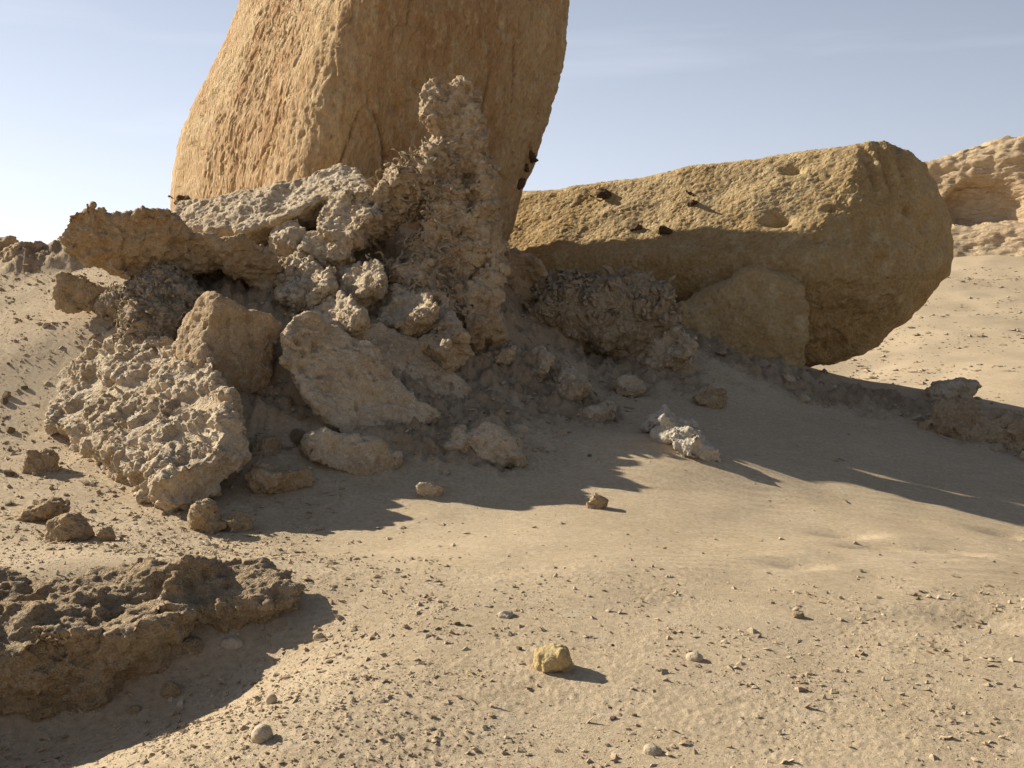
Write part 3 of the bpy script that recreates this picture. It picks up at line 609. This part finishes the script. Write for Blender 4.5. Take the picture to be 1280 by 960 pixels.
shard(405, 418, 11.1, 84, 50, 'shaded crusty rock just above the large tilted slab', seed=6)
shard(500, 408, 11.6, 80, 54, 'crusty hump at the foot of the spire above the smooth slab', seed=7)
shard(545, 440, 11.4, 70, 60, 'pitted rock under the right foot of the spire', seed=8)
nub(574, 572, None, 38, 34, 'small round rock in shade, left one of a pair on the sand', seed=11)
nub(624, 580, None, 70, 52, 'larger round rock in shade, right one of a pair on the sand', seed=12)
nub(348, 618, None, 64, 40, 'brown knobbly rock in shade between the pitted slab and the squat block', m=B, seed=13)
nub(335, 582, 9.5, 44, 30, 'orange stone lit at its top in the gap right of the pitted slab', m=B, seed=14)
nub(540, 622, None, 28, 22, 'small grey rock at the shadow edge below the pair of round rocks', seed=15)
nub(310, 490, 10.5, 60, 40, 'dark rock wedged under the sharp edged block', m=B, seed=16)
nub(285, 600, None, 30, 18, 'small stone half buried right of the lowest corner of the pitted slab', m=B, seed=17)
# right of the spire
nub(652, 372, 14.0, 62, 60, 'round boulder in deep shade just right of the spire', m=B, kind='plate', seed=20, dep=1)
o = rock('root_boulder', union(ell(745, 395, 14.3, .88, .6, .50, n=2.6, cuts=4, seed=21, cut=.85), ell(800, 395, 14.2, .42, .4, .36, n=2.4, cuts=4, seed=22), ell(690, 400, 14.2, .36, .4, .34, n=2.4, cuts=4, seed=23), k=.1),
     'shaded boulder bristling with upright stony roots in front of the fallen boulder', 'rock', 'root', M_ROOT, warp=.10, ws=2.4, s=.6)
root_casts(o, 300, .17, .026, lambda V, N: (N[:, 1] < .4) & (V[:, 2] > W(0, 400, 14)[2]), M_ROOT, up=.55, dirv=(0, -.2, .8), seed=7)
shard(822, 458, float(on(822, 458)[1]), 84, 54, 'pale lump in shade at the lower right of the root covered boulder', seed=24)
shard(700, 503, float(on(700, 503)[1]), 70, 46, 'crusty brown rock at the edge of the shade right of the mound', seed=25)
shard(655, 472, float(on(655, 472)[1]), 60, 38, 'pale crusty rock half lit, left of the brown rock at the shade edge', seed=26)
shard(620, 455, float(on(620, 455)[1]), 40, 30, 'small pale rock at the base of the spire on the right', seed=27)
nub(783, 493, None, 40, 20, 'small flat rock alone on shaded sand below the pale lump', seed=28, kind='plate')
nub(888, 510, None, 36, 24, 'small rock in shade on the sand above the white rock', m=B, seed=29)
nub(745, 530, None, 48, 18, 'low crusty scrap lying left of the white rock', seed=31)
nub(690, 522, None, 30, 12, 'thin pale scrap at the shadow edge left of the low scrap', seed=32)
def gc_(px, py, r, up=.9):                            # chain node resting on the ground at a photo pixel
    P = on(px, py + r * up); return (px, py, float(P[1]), r)
def lump(px, py, rx, ry, rz, seed, tilt=.3):
    P = on(px, py); c = (px, py - rz * .62 * 1370 / P[1], float(P[1])); return ell(*c, rx, ry, rz, seed=seed, cut=.55, cuts=7, tilt=tilt)
rock('white_rock', union(lump(830, 544, .18, .15, .16, 2), lump(843, 553, .20, .16, .16, 3), lump(864, 566, .16, .13, .13, 4), lump(877, 573, .12, .09, .09, 5), k=.09),
     'bright knobbly whitish rock lying on a sand drift in full sun', 'rock', 'bits', M_WHITE, cell=.026, warp=.06, ws=6, s=.9, rs=1.5)
# right ridge
rock('ridge_rock', union(ell(1235, 545, 13.4, .62, .45, .34, cuts=6, seed=40), ell(1200, 535, 13.6, .42, .4, .28, cuts=6, seed=41), ell(1285, 560, 13.0, .5, .4, .3, cuts=6, seed=42), k=.1),
     'wide crusty rock in shade at the right edge of the picture', 'rock', 'bits', M_BROWN, warp=.08, ws=3)
nub(1188, 502, None, 62, 24, 'pale crust lit on the crest at the right', seed=43)
# left, on the sand and along the crest
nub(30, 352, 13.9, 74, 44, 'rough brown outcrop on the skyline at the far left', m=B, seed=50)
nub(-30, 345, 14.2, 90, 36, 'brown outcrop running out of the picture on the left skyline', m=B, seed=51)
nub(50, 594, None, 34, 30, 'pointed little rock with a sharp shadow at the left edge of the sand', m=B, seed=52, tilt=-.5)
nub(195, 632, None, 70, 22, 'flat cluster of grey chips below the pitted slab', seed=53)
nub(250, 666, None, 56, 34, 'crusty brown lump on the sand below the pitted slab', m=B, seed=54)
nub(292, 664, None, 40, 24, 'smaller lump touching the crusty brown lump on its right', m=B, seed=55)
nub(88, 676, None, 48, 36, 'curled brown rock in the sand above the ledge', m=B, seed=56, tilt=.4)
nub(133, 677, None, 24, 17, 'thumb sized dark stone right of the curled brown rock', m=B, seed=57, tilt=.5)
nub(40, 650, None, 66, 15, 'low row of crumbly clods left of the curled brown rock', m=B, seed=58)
nub(748, 637, None, 24, 17, 'lone small stone on the smooth sand below the white rock', m=B, seed=59, tilt=.4)
# out of the picture at the left: the rock whose shadow falls into it
print('mound', time.time() - T0, TRI[0])

# ------------------------------------------------------------------ foreground ledge
led = union(slab([(-150, 725), (0, 727), (70, 721), (150, 715), (230, 711), (275, 715), (310, 720), (340, 726), (364, 738), (370, 752), (335, 757), (290, 752), (240, 758), (215, 774), (160, 788), (100, 797), (40, 806), (-20, 812), (-150, 818)], (190, 748, 5.62), (.04, -.10, 1), .60, e=(.02, .08, -1), taper=.10, k=.05),
    *[ell(a_, b_, d_, .10, .09, h_, seed=q_, cut=.55, cuts=7) for q_, (a_, b_, d_, h_) in enumerate([(214, 764, 5.55, .12), (262, 742, 5.75, .12), (158, 776, 5.4, .10), (96, 786, 5.25, .10), (320, 736, 5.85, .12), (30, 795, 5.15, .10), (190, 735, 5.8, .07)])],
    chain([(358, 748, 5.75, 14), (332, 738, 5.85, 16), (300, 730, 5.95, 16), (265, 735, 5.85, 13)], k=.05), k=.05)
rock('sand_ledge', led, 'broken crusty ledge with an overhanging shaded front at the lower left corner', 'rock', 'bits', M_LEDGE, cell=.023, warp=.08, ws=3.2, s=1.0, rs=1.5, topflat=.55)

# ------------------------------------------------------------------ named stones in the foreground
def stone(px, py, w, h, label, m, seed, name='stone', tilt=0., s=.25, kind='sandstone', group=None):
    P = on(px, py); d = P[1]
    return nub(px, py, d, w, h, label, name=name, m=m, kind=kind, dep=.9, seed=seed, tilt=tilt, s=s, cell=max(.006, w * d / 1370 / 13), group=group, sink=.16, n=2.2, cut=.82)
stone(690, 842, 46, 36, 'round yellow stone alone on the open sand in the foreground', M_STONE, 5, s=.8)
stone(327, 928, 24, 20, 'pale rounded stone at the bottom left beyond the ledge shadow', M_PALE, 62)
stone(339, 881, 13, 14, 'small upright pale stone at the tip of the ledge shadow', M_PALE, 63)
stone(215, 872, 22, 20, 'brown stone lying in the shadow below the ledge', M_LEDGE, 64, s=.6)
stone(233, 816, 38, 16, 'flat tan stone at the foot of the ledge in its shadow', M_LEDGE, 65, s=.6)
stone(168, 893, 14, 11, 'small round brown stone in the lower part of the ledge shadow', M_LEDGE, 66)
stone(292, 812, 26, 14, 'pale stone at the edge of the ledge shadow, right of the flat tan stone', M_PALE, 67)
stone(398, 800, 12, 9, 'little pale stone below the right end of the ledge', M_PALE, 68)
stone(815, 944, 20, 12, 'white chip at the bottom edge right of the yellow stone', M_PALE, 69)
stone(630, 772, 22, 9, 'flat grey chip on the sand above the yellow stone', M_PALE, 70)
stone(997, 773, 16, 9, 'dark little stone on the sand to the right of the yellow stone', M_LEDGE, 71)
stone(868, 826, 16, 9, 'small sharp chip right of the tip of the yellow stone shadow', M_PALE, 72)

# ------------------------------------------------------------------ countable loose stones: eight shapes, copied
def chip(seed, n=14):
    import bmesh
    rr = random.Random(seed); bm = bmesh.new()
    bmesh.ops.create_icosphere(bm, subdivisions=2, radius=.5)
    pl = [(Vector((rr.gauss(0, 1), rr.gauss(0, 1), rr.gauss(0, 1))).normalized(), rr.uniform(.22, .42)) for _ in range(9)]
    for v in bm.verts:
        for n_, h in pl:
            t = v.co.dot(n_) - h
            if t > 0: v.co -= n_ * t * .92
        v.co *= 1 + rr.uniform(-.07, .07)
    me = bpy.data.meshes.new('loose_stone'); bm.to_mesh(me); bm.free(); return me
CH = [chip(s) for s in range(8)]
for k, me in enumerate(CH): me.materials.append((M_GRAVEL, M_BROWN, M_PALE, M_LEDGE)[k % 4])
rr = random.Random(5)
def scatter(n, box, size, label, group, flat=(.5, .9), name='loose_stone', cat='stone', mask=None):
    k = 0; tries = 0
    while k < n and tries < n * 30:
        tries += 1; x, y = rr.uniform(*box[:2]), rr.uniform(*box[2:])
        if mask and rr.random() > mask(x, y): continue
        s = size[0] * (size[1] / size[0]) ** (rr.random() ** 1.8)
        o = bpy.data.objects.new(name, CH[rr.randrange(8)]); C.objects.link(o)
        f = rr.uniform(*flat); o.scale = (s * rr.uniform(.8, 1.4), s, s * f); o.rotation_euler = (rr.uniform(-.4, .4), rr.uniform(-.4, .4), rr.uniform(0, 6.3))
        o.location = (x, y, float(Hz(x, y)[0]) + s * f * .22); tag(o, label, cat, group); k += 1
def m_mound(x, y): return float(crust_mask(np.array([x]), np.array([y]))[0])
scatter(240, (-4.5, .9, 9.2, 13.8), (.05, .22), 'rough crusty fragment heaped on the rubble mound', 'fragments heaped on the mound', mask=lambda x, y: min(1, m_mound(x, y)), cat='rock', name='crust_fragment')
scatter(70, (0.2, 7.2, 11.8, 16.2), (.05, .2), 'small rough stone in the shade below the fallen boulder', 'stones below the fallen boulder', mask=lambda x, y: min(1, 1.5 * m_mound(x, y)))
scatter(60, (-6.0, -2.8, 8.5, 13.0), (.04, .14), 'small brown stone on the sunlit slope at the left', 'stones on the left slope')
scatter(110, (-2.6, 3.8, 3.9, 7.5), (.014, .042), 'small loose stone lying on the open sand', 'loose stones on the open sand', flat=(.4, .8))
# ------------------------------------------------------------------ gravel: tens of thousands of chips, uncountable
def gravel(n, seed):
    rs = np.random.RandomState(seed)
    ico = np.array([(1, 0, 0), (-1, 0, 0), (0, 1, 0), (0, -1, 0), (0, 0, 1), (0, 0, -1)], float)
    tri = np.array([(0, 2, 4), (2, 1, 4), (1, 3, 4), (3, 0, 4), (2, 0, 5), (1, 2, 5), (3, 1, 5), (0, 3, 5)])
    r = np.exp(rs.uniform(math.log(3.3), math.log(15.5), n * 4)); a = rs.uniform(-R(33), R(33), n * 4); x, y = r * np.sin(a), r * np.cos(a)
    p = np.stack([x, y, 0 * x], 1); dens = fbm(p * .7 + 11, 3) * .7 + fbm(p * 3.1 + 2, 2) * .45
    cm = crust_mask(x, y); want = .29 + .8 * dens + .32 * (x < -.3) + .5 * np.clip(cm, 0, 1) - .75 * sstep(6.2, 7.4, y + .15 * x) * (x > -1.4) * (cm < .35) + .25 * (x < -2) * (y > 7)
    keep = np.flatnonzero(rs.rand(n * 4) < np.clip(want, .015, 1))[:n]; x, y = x[keep], y[keep]; n = len(keep)
    s = .0019 * (r[keep] / 4) ** .7 * np.exp(rs.exponential(.52, n)).clip(1, 8)
    z = H(x, y)[0]
    L = (ico[None] + rs.uniform(-.45, .45, (n, 6, 3))) * rs.uniform(.7, 1.2, (n, 6, 1)) * np.stack([s * rs.uniform(.7, 1.6, n), s * rs.uniform(.7, 1.3, n), s * rs.uniform(.3, .75, n)], 1)[:, None]
    c, q = np.cos(rs.uniform(0, 6.3, n)), None; an = rs.uniform(0, 6.3, n); c, q = np.cos(an)[:, None], np.sin(an)[:, None]
    tl = rs.normal(0, .4, n)[:, None]; Z = L[:, :, 2] + L[:, :, 0] * tl
    V = np.stack([L[:, :, 0] * c - L[:, :, 1] * q + x[:, None], L[:, :, 0] * q + L[:, :, 1] * c + y[:, None], Z + (z + s * .18)[:, None]], -1).reshape(-1, 3)
    Q = (tri[None] + (np.arange(n) * 6)[:, None, None]).reshape(-1, 3)
    return V, Q
V, Q = gravel(66000, 3)
tag(link('gravel', mesh('gravel', V, Q, M_GRAVEL, smooth=False)), 'fine chips and crumbs strewn over the sand', 'gravel', kind='stuff')
def far_stones(n, seed):
    rs = np.random.RandomState(seed); x, y = rs.uniform(6, 38, n * 2), rs.uniform(22, 66, n * 2); p = np.stack([x, y, 0 * x], 1)
    k = np.flatnonzero(rs.rand(n * 2) < .35 + .8 * fbm(p * .25, 3))[:n]; x, y = x[k], y[k]; n = len(k); z = H(x, y, False); s = .020 * np.exp(rs.exponential(.5, n)).clip(1, 6)
    o6 = np.array([(1, 0, 0), (-1, 0, 0), (0, 1, 0), (0, -1, 0), (0, 0, 1), (0, 0, -1)], float); f8 = np.array([(0, 2, 4), (2, 1, 4), (1, 3, 4), (3, 0, 4), (2, 0, 5), (1, 2, 5), (3, 1, 5), (0, 3, 5)])
    L = (o6 + rs.uniform(-.4, .4, (n, 6, 3))) * s[:, None, None] * (1.4, 1.2, .5)
    return (L + np.stack([x, y, z + s * .2], 1)[:, None]).reshape(-1, 3), (f8[None] + (np.arange(n) * 6)[:, None, None]).reshape(-1, 3)
V, Q = far_stones(9000, 4)
tag(link('gravel', mesh('gravel', V, Q, M_GRAVEL, smooth=False)), 'stones strewn over the far sand slope at the right', 'gravel', kind='stuff')
print('done', time.time() - T0, TRI[0])
